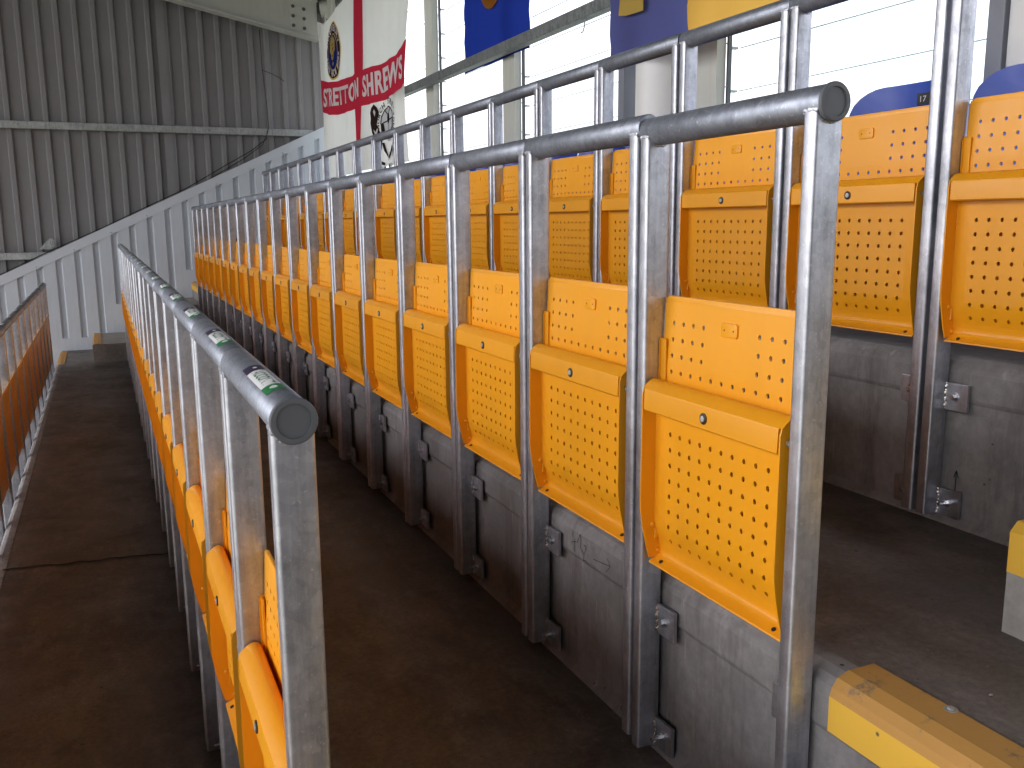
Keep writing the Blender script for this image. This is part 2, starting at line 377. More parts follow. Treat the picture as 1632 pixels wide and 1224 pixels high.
def make_unit():
    u = thing('rail_seat', '', 'rail seat')
    ZC = RH
    # rail
    m = MB(); m.tube([(0, .0015, ZC), (0, .004, ZC), (0, .496, ZC), (0, .4985, ZC)], .0252, 36, rad=[.0238, .0255, .0255, .0238])
    obj('top_rail', m.mesh('top_rail', GALVR, smooth=True), u)
    # posts
    def rrect(x0, x1, y0, y1, r, n=4):
        pts = []
        for cx, cy, a0 in ((x1-r, y1-r, 0), (x0+r, y1-r, 90), (x0+r, y0+r, 180), (x1-r, y0+r, 270)):
            for k in range(n+1): a = math.radians(a0+90*k/n); pts.append((cx+r*math.cos(a), cy+r*math.sin(a)))
        return pts
    for ya, yb in ((.006, .035), (.465, .494)):
        m = MB(); m.prism(rrect(-.025, .025, ya, yb, .006), .022, ZC-.010, 'z')
        p = obj('post', m.mesh('post', GALV, smooth=True), u)
        # weld round post head, lumpy
        m = MB(); rng = random.Random(int(ya*1000))
        for side in (ya-.0005, yb+.0005):
            for q in range(9):
                xx = -.022+.044*q/8; zz = ZC-math.sqrt(max(0, .0255**2-xx*xx))
                m.blob((xx+rng.uniform(-.001, .001), side, zz-.0008), .0036*rng.uniform(.6, 1.1), 1.3, .45, .9, 6, 4)
        for q in range(6):
            m.blob((-.0240, ya+.003+(yb-ya-.006)*q/5, ZC-.0100+rng.uniform(-.001, .001)), .0040*rng.uniform(.7, 1.1), .6, 1.4, .8, 6, 4)
        obj('weld_bead', m.mesh('head_weld', GALV, smooth=True), p, kind='stuff')
    # mounting plates
    for ya, yb, inner in ((.036, .096, .0365), (.404, .464, .4635)):
        for zt in (1.24-.912, 1.24-1.158):
            m = MB(); m.box(.0165, .0245, ya, yb, zt-.062, zt)
            pl = obj('mounting_plate', m.mesh('mounting_plate', GALV, bevel=.0012), u)
            yc = (ya+yb)/2+(.004 if ya > .2 else -.004)
            m = MB(); m.tube([(.0166, yc, zt-.03), (.0125, yc, zt-.03)], .0105, 16)
            m.tube([(.0126, yc, zt-.03), (.005, yc, zt-.03)], .0068, 6)
            if zt < .15: m.tube([(.006, yc, zt-.03), (-.010, yc, zt-.03)], .0045, 8)
            obj('bolt', m.mesh('plate_bolt', BOLT), pl)
            m = MB(); rng = random.Random(int(ya*999+zt*100))
            for q in range(16): m.blob((.0150+rng.uniform(-.0025, .0025), inner, zt-.002-.0038*q+rng.uniform(-.0015, .0015)), .0036*rng.uniform(.5, 1.3), 1, 1, 1.1, 6, 4)
            obj('weld_bead', m.mesh('plate_weld', WELD, smooth=True), pl, kind='stuff')
    z = lambda r: ZC+r
    # backrest
    bp = [(.0195, z(-.302)), (.0130, z(-.425)), (.0130, z(-.79))]
    m = MB(); s0 = .030
    perf_plate(m, bp, .0388, .4612, s0, .0303, 4, None, 12, .0325, .0045, .003, plen(bp), lambda j, i: j == 3 or i < 4 or i > 7)
    back = obj('backrest', m.mesh('backrest', ORANGE, smooth=True), u)
    # rolled top with rounded corners
    pts = []
    for cy, a0 in ((.4492, 0), (.0508, 90)):
        for k in range(5): a = math.radians(a0+90*k/4); pts.append((cy+.012*math.cos(a), z(-.309)+.012*math.sin(a)))
    pts += [(.0388, z(-.311)), (.4612, z(-.311))]
    m = MB(); m.prism(pts, .0192, .0262, 'x'); obj('top_fold', m.mesh('back_top', ORANGE, bevel=.003, smooth=True), back)
    for ya, yb in ((.0362, .0385), (.4615, .4638)):
        m = MB(); fl = [(.016, z(-.376)), (.010, z(-.376)), (.006, z(-.383)), (.006, z(-.752)), (.008, z(-.765)), (.011, z(-.772)), (.016, z(-.772))]
        m.prism(fl, ya, yb, 'y'); m.box(.0095, .0126, *((ya, ya+.020) if ya < .2 else (yb-.020, yb)), z(-.772), z(-.378))
        obj('side_bracket', m.mesh('back_bracket', ORANGE), back)
    m = MB(); pts = []
    for cy, cz, a0 in ((.268, z(-.337), 0), (.232, z(-.337), 90), (.232, z(-.351), 180), (.268, z(-.351), 270)):
        for k in range(4): a = math.radians(a0+30*k); pts.append((cy+.005*math.cos(a), cz+.005*math.sin(a)))
    xb = .0195-.0065*(.042/.123)
    m.prism(pts, xb-.0036, xb+.001, 'x'); bd = obj('badge_plate', m.mesh('badge_plate', ORANGE, bevel=.0012, smooth=True), back)
    for yy in (.237, .263):
        m = MB(); m.tube([(xb-.0039, yy, z(-.344)), (xb-.003, yy, z(-.344))], .0016, 8)
        obj('rivet_hole', m.mesh('rivet', HOLE), bd)
    # seat pan, folded up
    pp = [(-.003, z(-.462)), (-.003, z(-.735)), (-.0005, z(-.748)), (.0035, z(-.762)), (.0080, z(-.775)), (.0105, z(-.786)), (.0105, z(-.794)), (.0080, z(-.8005)), (.0020, z(-.806)), (-.006, z(-.810)), (-.0125, z(-.813)), (-.0135, z(-.816))]
    m = MB(); perf_plate(m, pp, .0455, .4545, .0748, .0300, 8, None, 10, .0328, .0047, .0026, plen(pp), lambda j, i: True, .254)
    pan = obj('seat_pan', m.mesh('seat_pan', ORANGE, smooth=True), u)
    for ya, yb in ((.0425, .0457), (.4543, .4575)):
        fl = [(.010, z(-.458)), (-.020, z(-.462)), (-.030, z(-.470)), (-.033, z(-.480)), (-.0335, z(-.600)), (-.034, z(-.690)), (-.033, z(-.712)), (-.028, z(-.745)), (-.020, z(-.780)), (-.0125, z(-.808)),
              (.004, z(-.806)), (.020, z(-.792)), (.020, z(-.780)), (.010, z(-.76))]
        m = MB(); m.prism(fl, ya, yb, 'y')
        obj('side_flange', m.mesh('pan_flange', ORANGE), pan)
        yi = yb if ya < .2 else ya; sg = 1 if ya < .2 else -1
        m = MB(); rng = random.Random(5)
        for zc, ln in ((-.535, .030), (-.605, .034), (-.675, .030), (-.745, .02)):
            for q in range(5): m.blob((.0005, yi+sg*.001, z(zc-ln*q/4)), .0036*rng.uniform(.8, 1.3), 1, 1, 1.5, 6, 4)
        for zc in (-.74, -.795): m.blob((-.006 if zc > -.76 else .008, yi+sg*.0005, z(zc)), .007, .9, .5, .9, 8, 5)
        obj('weld_bead', m.mesh('pan_weld', ORANGE, smooth=True), pan, kind='stuff')
    lip = [(.006, z(-.461)), (.001, z(-.4545)), (-.007, z(-.4525)), (-.016, z(-.456)), (-.0245, z(-.463)), (-.0310, z(-.4695)), (-.0322, z(-.474)), (-.0330, z(-.5085)), (-.0305, z(-.5110))]
    m = MB(); th = .0024
    inn = []
    for i, (x, zz) in enumerate(lip):
        a = lip[max(0, i-1)]; b = lip[min(len(lip)-1, i+1)]; d = math.hypot(b[0]-a[0], b[1]-a[1]); inn.append((x-(b[1]-a[1])/d*-th*-1, zz+(b[0]-a[0])/d*-th*-1))
    inn = [(x+(th if i > 4 else 0), zz-(th if i <= 4 else 0)) for i, (x, zz) in enumerate(lip)]
    k = 6
    def strip(m, A, B, ya, yb):
        for i in range(len(A)-1):
            m.quad((A[i][0], ya, A[i][1]), (A[i+1][0], ya, A[i+1][1]), (A[i+1][0], yb, A[i+1][1]), (A[i][0], yb, A[i][1]))
            m.quad((B[i][0], ya, B[i][1]), (B[i+1][0], ya, B[i+1][1]), (B[i+1][0], yb, B[i+1][1]), (B[i][0], yb, B[i][1]))
            for y in (ya, yb): m.quad((A[i][0], y, A[i][1]), (A[i+1][0], y, A[i+1][1]), (B[i+1][0], y, B[i+1][1]), (B[i][0], y, B[i][1]))
        for i in (0, len(A)-1): m.quad((A[i][0], ya, A[i][1]), (B[i][0], ya, B[i][1]), (B[i][0], yb, B[i][1]), (A[i][0], yb, A[i][1]))
    strip(m, lip[:6], inn[:6], .0415, .4585); strip(m, lip[5:], inn[5:], .0500, .4500)
    lp = obj('front_lip', m.mesh('front_lip', ORANGE, smooth=True), pan)
    m = MB(); m.tube([(-.0320, .25, z(-.491)), (-.0342, .25, z(-.491)), (-.0348, .25, z(-.491))], .0098, 20, rad=[.0100, .0100, .0088])
    bt = obj('stop_button', m.mesh('button_ring', BLACKP, smooth=True), lp)
    m = MB(); m.tube([(-.0340, .25, z(-.491)), (-.0362, .25, z(-.491)), (-.0366, .25, z(-.491))], .0045, 8, rad=[.0058, .0056, .004])
    obj('button_screw', m.mesh('button_screw', SCREWP), u)
    for yy in (.075, .425):
        m = MB(); m.tube([(-.003, yy, z(-.8088)), (-.004, yy, z(-.8070))], .0042, 10)
        obj('drain_slot', m.mesh('drain_slot', HOLE), pan)
    for yy, sg in ((.036, 1), (.464, -1)):
        for (xx, zz) in ((-.020, -.492), (.012, -.800)):
            m = MB(); m.tube([(xx, yy-.001*sg, z(zz)), (xx, yy+.0050*sg, z(zz))], .0055, 6); m.tube([(xx, yy+.004*sg, z(zz)), (xx, yy+.008*sg, z(zz))], .003, 8)
            obj('pivot_bolt', m.mesh('pivot_bolt', BOLT), u)
    return u
UNIT = make_unit()

def sticker():
    root = MB(); R = .0259
    def q(a, y, r=R): return (-r*math.sin(a), y, RH+r*math.cos(a))
    def patch(a0, a1, y0, y1, r, name, mat, par=None):
        m = MB()
        for i in range(8):
            u, v = a0+(a1-a0)*i/8, a0+(a1-a0)*(i+1)/8
            m.quad(q(u, y0, r), q(v, y0, r), q(v, y1, r), q(u, y1, r))
        return obj(name, m.mesh(name, mat, smooth=True), par)
    A0, A1 = math.radians(-14), math.radians(44)      # wraps the top, towards -X
    s = patch(A0, A1, .070, .285, .0258, 'maker_sticker', YTAG)
    patch(A0, A1, .238, .285, .0261, 'dark_square', PURP, s)
    patch(A0, A1, .070, .112, .0261, 'green_square', GREENP, s)
    me = text_mesh('ACCONIT', 'green_lettering', GREENP, lambda a, b: q(math.radians(32-36*b), .230-.110*a, .0261), .012)
    obj('green_lettering', me, s)
    m = MB(); pts = [(math.radians(26-26*t), .091+.010*math.sin(t*3.14)) for t in (0, .25, .5, .75, 1)]+[(math.radians(26-26*t), .091-.007*math.sin(t*3.14)) for t in (.75, .5, .25)]
    m.poly([q(a, y, .0263) for a, y in pts]); obj('leaf_mark', m.mesh('leaf', YTAG), s)
    m = MB(); m.poly([q(math.radians(10+7*math.cos(k*.785)), .261+.006*math.sin(k*.785), .0263) for k in range(8)]); obj('round_mark', m.mesh('dot', YTAG), s)
    return s
STK = sticker()
def cap(par, far=False):
    m = MB(); yy = .499 if far else .001; d = 1 if far else -1
    ys = [0, .0045, .006, .006, .0045, .0045]; rs = [.0265, .0265, .0252, .0212, .0205, .0001]
    m.tube([(0, yy+d*(a+.0001*i), RH) for i, a in enumerate([0, .0045, .0058])], 0, 40, rad=[.0270, .0270, .0258], cap=False)
    # annulus, step, disc
    def ring(r0, y0_, r1, y1_):
        for k in range(40):
            a, b = 6.2831853*k/40, 6.2831853*(k+1)/40
            m.quad((r0*math.cos(a), y0_, RH+r0*math.sin(a)), (r0*math.cos(b), y0_, RH+r0*math.sin(b)), (r1*math.cos(b), y1_, RH+r1*math.sin(b)), (r1*math.cos(a), y1_, RH+r1*math.sin(a)))
    y6 = yy+d*.006; y4 = yy+d*.0045
    y3 = yy+d*.0032; ring(.0258, yy+d*.0058, .0250, y6); ring(.0250, y6, .0202, y6); ring(.0202, y6, .0196, y3); ring(.0196, y3, .0003, y3)
    return obj('end_cap', m.mesh('end_cap', CAPM, smooth=True), par)

ORD = ['first', 'second', 'third', 'fourth', 'fifth', 'sixth', 'seventh', 'eighth', 'ninth', 'tenth', 'eleventh', 'twelfth', 'thirteenth', 'fourteenth', 'fifteenth', 'sixteenth', 'seventeenth', 'eighteenth', 'nineteenth', 'twentieth', 'twenty-first']
ROWD = {'A': ('leftmost row', 'rail seats of the leftmost row'),
        'B': ('low row with the nearest capped rail', 'rail seats of the near row'),
        'C': ('tall middle row', 'rail seats of the middle row'),
        'D': ('upper row before blue seats', 'rail seats of the upper row')}
for row in 'ABCD':
    for n in range(NU):
        o = copy_tree(UNIT)
        y = Y0 if n == 0 else Y0-.035+P*n
        o.location = (XR[row], y, ZR[row]-RH+(-.005 if (row == 'C' and n == 0) else (.003 if row == 'C' and n < 4 else 0)))
        if n == 0: o.scale = (1, .93, 1)
        o.rotation_euler = (0, 0, 0) if n < 2 else (random.uniform(-.0008, .0008), random.uniform(-.0015, .0015), random.uniform(-.001, .001))
        o['label'] = 'orange rail seat, %s from the near end, %s' % (ORD[n], ROWD[row][0])
        if n == NU-1: o['label'] = 'orange rail seat at the far wall end, %s' % ROWD[row][0]
        if n == 0: o['label'] = 'orange rail seat with capped rail end, nearest, %s' % ROWD[row][0]
        o['group'] = ROWD[row][1]
        if row in 'AB':
            s = copy_tree(STK, o)
        if n == 0: cap(o)
        if n == NU-1: cap(o, True)
def rm_tree(o):
    for c in list(o.children): rm_tree(c)
    bpy.data.objects.remove(o)
rm_tree(UNIT); rm_tree(STK)

# ------------------------------------------------------------------ end walls
SL = .4665
def slope(x): return -.558+SL*(x+1.086)      # top edge of the light wall
def lightwall():
    t = thing('low_cladding_wall', 'light grey ribbed sheet wall whose sloping top climbs with the terrace', 'wall', (0, YW, 0))
    pitch, gw, sw, dep = .2046, .078, .016, .034
    x = -.473-pitch*44; i0 = 0; sheet = None
    def steps(xx):
        k = math.floor((xx-(rx(0)-.16))/T)+1
        return fz(k)+.145
    cnt = 0
    while x < 2.72:
        if cnt % 5 == 0:
            if sheet: obj('cladding_sheet', sheet.mesh('light_sheet', LGREY), t)
            sheet = MB()
        g0, g1 = x-gw/2, x+gw/2; nx = x+pitch-gw/2
        zb = steps(x); tp = lambda xx: slope(xx)-.06
        def seg(xa, ya, xb, yb): sheet.quad((xa, ya, zb), (xb, yb, zb), (xb, yb, tp(xb)), (xa, ya, tp(xa)))
        seg(g0, 0, g0+sw, dep); seg(g0+sw, dep, g1-sw, dep); seg(g1-sw, dep, g1, 0); seg(g1, 0, nx, 0)
        sheet.poly([(g0, 0, zb), (g1, 0, zb), (g1-sw, dep, zb), (g0+sw, dep, zb)])
        x += pitch; cnt += 1
    obj('cladding_sheet', sheet.mesh('light_sheet', LGREY), t)
    for k in range(-10, 5):
        xa = rx(k-1)-.16; xb = min(rx(k)-.16, 2.72); m = MB(); m.box(xa+.002, xb-.002, -.004, .0, fz(k)-.2, fz(k)+.147); 
        obj('kick_plate', m.mesh('kick_plate', LGREY), t)
    m = MB(); xa, xb = -9, 2.72
    m.prism([(xa, slope(xa)-.112), (xb, slope(xb)-.112), (xb, slope(xb)), (xa, slope(xa))], -.006, .0045, 'y')
    m.prism([(xa, slope(xa)-.004), (xb, slope(xb)-.004), (xb, slope(xb)+.001), (xa, slope(xa)+.001)], .004, .14, 'y')
    m.prism([(xa, slope(xa)-.05), (xb, slope(xb)-.05), (xb, slope(xb)+.001), (xa, slope(xa)+.001)], .1405, .145, 'y')
    obj('top_flashing', m.mesh('flashing', FLASH), t)
    m = MB(); x = -8.5
    while x < 2.6: m.tube([(x, -.006, slope(x)-.085), (x, -.010, slope(x)-.085)], .006, 6); x += .41
    obj('screw', m.mesh('screws', BOLT), t, kind='stuff')
lightwall()
def darkwall():
    yd = 12.14
    t = thing('gable_cladding_wall', 'dark grey ribbed sheet gable wall behind the sloping light wall', 'wall', (0, yd, 0))
    pitch, x, cnt = .1965, -.665-.1965*42, 0; sheet = None
    while x < 2.9:
        if cnt % 5 == 0:
            if sheet: obj('cladding_sheet', sheet.mesh('dark_sheet', DGREY), t)
            sheet = MB()
        a, b, w2, dep = x-.036, x+.036, .014, -.034
        zt = 2.9+.2*(2.7-x)
        def seg(xa, ya, xb, yb): sheet.quad((xa, ya, -6.9), (xb, yb, -6.9), (xb, yb, zt), (xa, ya, zt))
        seg(a, 0, a+w2, dep); seg(a+w2, dep, b-w2, dep); seg(b-w2, dep, b, 0); seg(b, 0, x+pitch-.036, 0)
        x += pitch; cnt += 1
    obj('cladding_sheet', sheet.mesh('dark_sheet', DGREY), t)
    m = MB(); m.box(.80, .90, -.040, -.0345, -3, 3.2); obj('lap_strip', m.mesh('lap_strip', DGREY), t)
    m = MB(); m.prism([(-9, 5.06), (2.9, 2.68), (2.9, 2.60), (-9, 4.98)], -.10, -.036, 'y'); obj('top_trim', m.mesh('top_trim', ROOFM), t)
    for z, lab in ((1.14, 'upper'), (-.345, 'lower'), (-1.85, 'lowest'), (-3.35, 'hidden lowest')):
        xe = 2.6 if z > 1 else (-.50 if z > -1 else (-3.8 if z > -2 else -7))
        b = MB(); b.box(-9, xe, 0, .06, z-.042, z+.042)
        b2 = b.mesh('girt', GALVB, bevel=.006)
        g = obj('girt', b2, None, label='galvanised horizontal wall rail across the dark gable, %s' % {'upper': 'the upper one', 'lower': 'lower one meeting the sloping flashing', 'lowest': 'third one, below the light wall top', 'hidden lowest': 'lowest one'}[lab], category='wall rail', group='gable wall rails')
        g.location = (0, 12.035, 0)
    br = thing('girt_bracket', 'small galvanised bracket at the end of the lower gable wall rail', 'bracket', (-.57, 12.02, -.30))
    m = MB(); m.prism([(-.10, .03), (-.03, .11), (.03, .16), (.07, .13), (.06, .06), (.02, .03)], -.012, 0, 'y'); obj('gusset_plate', m.mesh('gusset', GALVB), br)
    m = MB(); m.tube([(.03, -.012, .10), (.03, -.02, .10)], .012, 6); obj('bolt', m.mesh('gb', BOLT), br)
darkwall()

def rafter(y, label):
    t = thing('roof_beam', label, 'beam', (0, y, 0), 'roof beams')
    zb = lambda x: 2.209+.199*(2.643-x); H = .445; xa, xb = -9, 2.63
    m = MB(); m.prism([(xa, zb(xa)), (xb, zb(xb)), (xb, zb(xb)+H), (xa, zb(xa)+H)], -.006, .006); obj('web', m.mesh('web', WHITE), t)
    for dz in (0, H):
        m = MB(); m.prism([(xa, zb(xa)+dz-.009), (xb, zb(xb)+dz-.009), (xb, zb(xb)+dz+.009), (xa, zb(xa)+dz+.009)], -.085, .085)
        obj('flange', m.mesh('flange', WHITE, bevel=.003), t)
    m = MB(); m.prism([(xb-.34, zb(xb-.34)+.05), (xb-.02, zb(xb-.02)+.05), (xb-.02, zb(xb)+H-.04), (xb-.34, zb(xb-.34)+H-.04)], -.014, -.0065); pl = obj('splice_plate', m.mesh('splice', WHITE, bevel=.002), t)
    for i in range(3):
        for j in range(2):
            x = xb-.29+.13*j; m = MB(); zc = zb(x)+.10+.11*i
            m.tube([(x, -.0145, zc), (x, -.019, zc)], .021, 14); m.tube([(x, -.019, zc), (x, -.032, zc)], .015, 6); obj('bolt', m.mesh('beam_bolt', FRAME), pl)
rafter(11.66, 'off-white steel roof beam with six bolts, running down along the dark gable')
for y in (5.66, -.34, -6.3): rafter(y, 'off-white steel roof beam over the seats, out of the picture')
def roof():
    t = thing('roof', 'dark sheet roof over the stand, just seen beside the flag top', 'roof', (0, 0, 0))
    zb = lambda x: 2.209+.199*(2.643-x)+.445+.16
    m = MB(); xa, xb = -9.3, 3.4
    m.prism([(xa, zb(xa)), (xb, zb(xb)), (xb, zb(xb)+.05), (xa, zb(xa)+.05)], -12, 12.3); obj('roof_sheet', m.mesh('roof_sheet', ROOFM), t)
    for i in range(9):
        x = -8.8+1.42*i; m = MB(); m.box(x-.03, x+.03, -12, 12.1, zb(x)-.15, zb(x)-.012); obj('purlin', m.mesh('purlin', ROOFM), t)
roof()
# side closing walls far behind the camera
sw_ = MB(); sw_.box(-9, 3, -12.1, -12, -7, 4.8); o = obj('rear_gable_wall', sw_.mesh('gable', DGREY), label='grey gable wall closing the far end of the stand behind the viewer', category='wall')

# ------------------------------------------------------------------ back wall with louvre glazing
XG = 2.80
posts = [(-5, 'c'), (-3.2, 'c'), (-1.4, 'c'), (.40, 'c'), (2.115, 'd'), (3.76, 'c'), (4.396, 'd'), (6.06, 'c'), (7.74, 'c'), (9.5, 'c'), (11.3, 'c')]
pn = {(.40): 'off picture right', 2.115: 'beside the right white column', 3.76: 'right of the round white column', 4.396: 'left of the round white column', 6.06: 'under the hanging blue flag', 7.74: 'beside the cross flag', 9.5: 'behind the cross flag', 11.3: 'in the corner behind the cross flag'}
for y, kd in posts:
    t = thing('window_post', ('cream' if kd == 'c' else 'dark grey')+' steel window post '+pn.get(y, {-5: 'farthest behind the viewer', -3.2: 'well behind the viewer', -1.4: 'just behind the viewer'}.get(y)), 'post', (2.70, y, 0), 'window posts')
    if kd == 'd':
        m = MB(); m.box(-.08, .03, -.03, .03, -.4, 2.66); obj('flange_face', m.mesh('dark_post', FRAMEL, bevel=.004), t)
        m = MB(); m.box(.031, .055, -.02, .02, -.4, 2.66); obj('edge_channel', m.mesh('edge_channel', FRAME), t); continue
    m = MB(); m.box(0, .006, -.1, .1, -.4, 2.66); m.box(.006, .052, -.1, -.094, -.4, 2.66); m.box(.006, .052, .094, .1, -.4, 2.66)
    o = obj('flange_face', m.mesh('window_post', CREAM, bevel=.0015), t)
    m = MB(); m.box(.055, .075, -.115, -.101, -.4, 2.66); obj('edge_channel', m.mesh('edge_channel', FRAME), t)
def column(y, lab):
    t = thing('steel_column', lab, 'column', (2.70, y, 0), 'round white columns')
    m = MB(); m.tube([(0, 0, -.31), (0, 0, 2.66)], .145, 48, cap=False); obj('shaft', m.mesh('column', COLW, smooth=True), t)
    m = MB(); m.box(-.2, .2, -.2, .2, -.31, -.295); obj('base_plate', m.mesh('base_plate', COLW), t)
column(4.10, 'round white steel column beside a dark post, under the navy flag'); column(1.945, 'round white steel column at the right picture edge behind blue seats')
bars = MB(); bars.box(2.595, 2.665, -6, 8.45, 1.135, 1.205)
o = obj('window_rail', bars.mesh('transom', DGALV, bevel=.006), label='long grey steel rail across the windows, blue flag hanging behind it', category='rail')
ys = sorted(p[0] for p in posts)
blade = None
for i, (a, b) in enumerate(zip(ys, ys[1:]+[11.8])):
    if b < -1.5: pass
    t = thing('louvre_window', 'glass louvre window bay of the back wall, %s' % ['far behind the viewer', 'well behind the viewer', 'just behind the viewer', 'right of the picture', 'brightest, behind the number seventeen seat', 'narrow one beside the round column', 'between round column and blue flag post', 'with the blue flag hanging before it', 'between two cream posts left of the blue flag', 'behind the right half of the cross flag', 'behind the cross flag corner'][min(i, 10)], 'window', (XG, (a+b)/2, 0), 'louvre window bays')
    L = (b-a)/2-.10
    fr = MB(); fr.box(-.02, .03, -L-.02, L+.02, .17, .20); fr.box(-.02, .03, -L-.02, L+.02, 2.62, 2.66)
    obj('frame', fr.mesh('louvre_frame', FRAME), t)
    z = .21; first = None
    while z < 2.55:
        m = MB(); c, s_ = math.cos(.22), math.sin(.22); h = .205
        m.v = [(0, -L, 0), (0, L, 0), (h*s_, L, h*c), (h*s_, -L, h*c), (.006, -L, -.001), (.006, L, -.001), (h*s_+.006, L, h*c-.001), (h*s_+.006, -L, h*c-.001)]
        m.f = [(0, 1, 2, 3), (7, 6, 5, 4), (0, 4, 5, 1), (1, 5, 6, 2), (2, 6, 7, 3), (3, 7, 4, 0)]
        if first is None: first = m.mesh('glass_blade', GLASS)
        g_ = obj('glass_blade', first, t); g_.location = (-.015, 0, z)
        e_ = MB(); e_.box(h*s_-.001, h*s_+.008, -L, L, h*c-.004, h*c); obj('blade_edge', e_.mesh('blade_edge', GEDGE), g_)
        c_ = MB(); c_.box(-.014, .03, L-.012, L+.012, -.006, .004); c_.box(-.014, -.008, L-.012, L+.012, -.03, .02); c_.box(-.03, -.008, L-.010, L+.010, .016, .022)
        k_ = obj('blade_clip', c_.mesh('blade_clip', GALVB) if z < .22 else bpy.data.meshes['blade_clip'], g_) if False else obj('blade_clip', c_.mesh('blade_clip', GALVB), g_)
        z += .1955
# low wall under the windows
m = MB(); m.box(2.79, 2.95, -6, 11.9, -.4, .168); obj('sill_wall', m.mesh('sill_wall', LGREY), label='low grey wall under the back windows behind the blue seats', category='wall')
m = MB(); m.box(2.74, 2.98, -6, 11.9, 2.665, 3.2); obj('eaves_wall', m.mesh('eaves_wall', ROOFM), label='dark strip of wall above the back windows under the roof', category='wall')
t = thing('eaves_tube', 'short white round tube stub at the corner where beam and flag meet', 'tube', (2.72, 11.72, 2.60))
m = MB(); m.tube([(-.02, 0, 0), (.22, -.10, .02)], .115, 28); obj('tube', m.mesh('eave_tube', WHITE, smooth=True), t)
m = MB(); m.box(.0, .012, -.12, .12, -.28, -.06); obj('end_plate', m.mesh('eave_plate', WHITE), t)
t = thing('wall_hook', 'small wire hook hanging from the window rail right of the blue flag', 'hook', (2.625, 4.80, 1.17))
m = MB(); m.tube([(0, 0, .045), (-.008, 0, 0), (-.008, 0, -.07), (-.008, .015, -.10), (-.008, .04, -.105)], .004, 6); obj('hook', m.mesh('hook', GALVB), t)

# ------------------------------------------------------------------ blue seats
def blue_seat():
    t = thing('plastic_seat', '', 'seat')
    def shell(x_base, z0, h, w, curve, top_r, name, par):
        m = MB(); N, M_ = 20, 12; th = .012
        def P_(i, j, side):
            s = -1+2*i/N; v = 1-(1-j/M_)**1.9
            # outline with rounded top corners
            zt = z0+h*v; hw = w/2
            dz = max(0, (zt-(z0+h-top_r))/top_r)
            hw2 = hw-top_r*1.15+top_r*1.15*math.sqrt(max(0, 1-dz*dz))
            y = s*hw2
            x = x_base-curve*abs(y/hw)**2.6+.05*v
            return (x+(th if side else 0), y, zt)
        for side in (0, 1):
            for i in range(N):
                for j in range(M_): m.quad(P_(i, j, side), P_(i+1, j, side), P_(i+1, j+1, side), P_(i, j+1, side))
        for j in range(M_):
            for i in (0, N): m.quad(P_(i, j, 0), P_(i, j+1, 0), P_(i, j+1, 1), P_(i, j, 1))
        for i in range(N):
            for j in (0, M_): m.quad(P_(i, j, 0), P_(i+1, j, 0), P_(i+1, j, 1), P_(i, j, 1))
        return obj(name, m.mesh(name, BLUE, smooth=True), par)
    shell(.0, .33, .42, .47, .055, .09, 'backrest', t)
    shell(-.10, .36, .30, .44, .03, .07, 'seat_pan', t)
    m = MB(); m.box(-.06, .10, -.02, .02, .22, .42); m.box(.02, .07, -.025, .025, 0, .30); obj('bracket', m.mesh('seat_bracket', GALVB), t)
    return t
BS = blue_seat(); zE = fz(4)
blab = ['sixth spare', 'blue plastic seat back near the right picture edge', 'blue plastic seat back at the right edge above the perforated orange backrest', 'blue plastic seat back with black number seventeen tag', 'blue plastic seat showing a sliver beside the middle row rail cap']
for i in range(19):
    y = 1.28+.5*i; o = copy_tree(BS); o.location = (2.44, y, zE)
    # seats run along the back wall
    if i == 0: lab = 'blue plastic tip-up seat nearest the aisle, right of the picture'
    elif i == 1: lab = 'blue rounded plastic seat back cut by the right picture edge'
    elif i == 2: lab = 'blue rounded plastic seat back with black number tag 17'
    elif i == 3: lab = 'blue plastic seat back peeking out right of the middle rail cap'
    else: lab = 'blue plastic seat against the back wall, %s seat beyond the number 17 seat' % ORD[i-3]
    o['label'] = lab; o['group'] = 'blue plastic seats along the back wall'
    if i == 2:
        tg = MB(); tg.box(-.006, -.0005, -.032, .020, .675, .712); tt = obj('number_tag', tg.mesh('number_tag', BLACKP), o); tt.location = (.042, -.03, 0)
        me = text_mesh('17', 'tag_digits', YTAG, lambda a, b: (-.0072, .006-.024*a, .684+.018*b)); obj('tag_digits', me, tt)
rm_tree(BS)

# ------------------------------------------------------------------ flags
def folds(y, z): return .022*math.sin(y*4.3+z*1.2)+.010*math.sin(11*y-2.3*z+1)+.006*math.sin(23*y+5*z)
XF, KF = 2.565, .979
def sf(y, z, off=0): return (XF+folds(y, z)*min(1, .35+.4*abs(2.4-z))-off, y*KF, z*KF)
flag = thing('cross_flag', 'large white flag with red cross, club crests and STRETTON SHREWS lettering', 'flag')
def grid_patch(name, mat, left, right, n, m_, off, par):
    """left(v), right(v) give (y,z) of the edges"""
    m = MB()
    for j in range(m_):
        for i in range(n):
            q = []
            for (a, b) in ((i, j), (i+1, j), (i+1, j+1), (i, j+1)):
                L, R = left(b/m_), right(b/m_); u = a/n; y = L[0]+(R[0]-L[0])*u; z = L[1]+(R[1]-L[1])*u
                q.append(sf(y, z, off))
            m.quad(*q)
    return obj(name, m.mesh(name, mat, smooth=True), par)
def pw(pts):
    def f(t):
        t = min(max(t, 0), 1)*(len(pts)-1); i = min(int(t), len(pts)-2); k = t-i
        return (pts[i][0]+(pts[i+1][0]-pts[i][0])*k, pts[i][1]+(pts[i+1][1]-pts[i][1])*k)
    return f
topc = pw([(11.637, 2.43), (11.3, 2.34), (11.0, 2.34), (10.334, 2.40), (9.464, 2.47), (8.6, 2.52), (7.87, 2.60)])
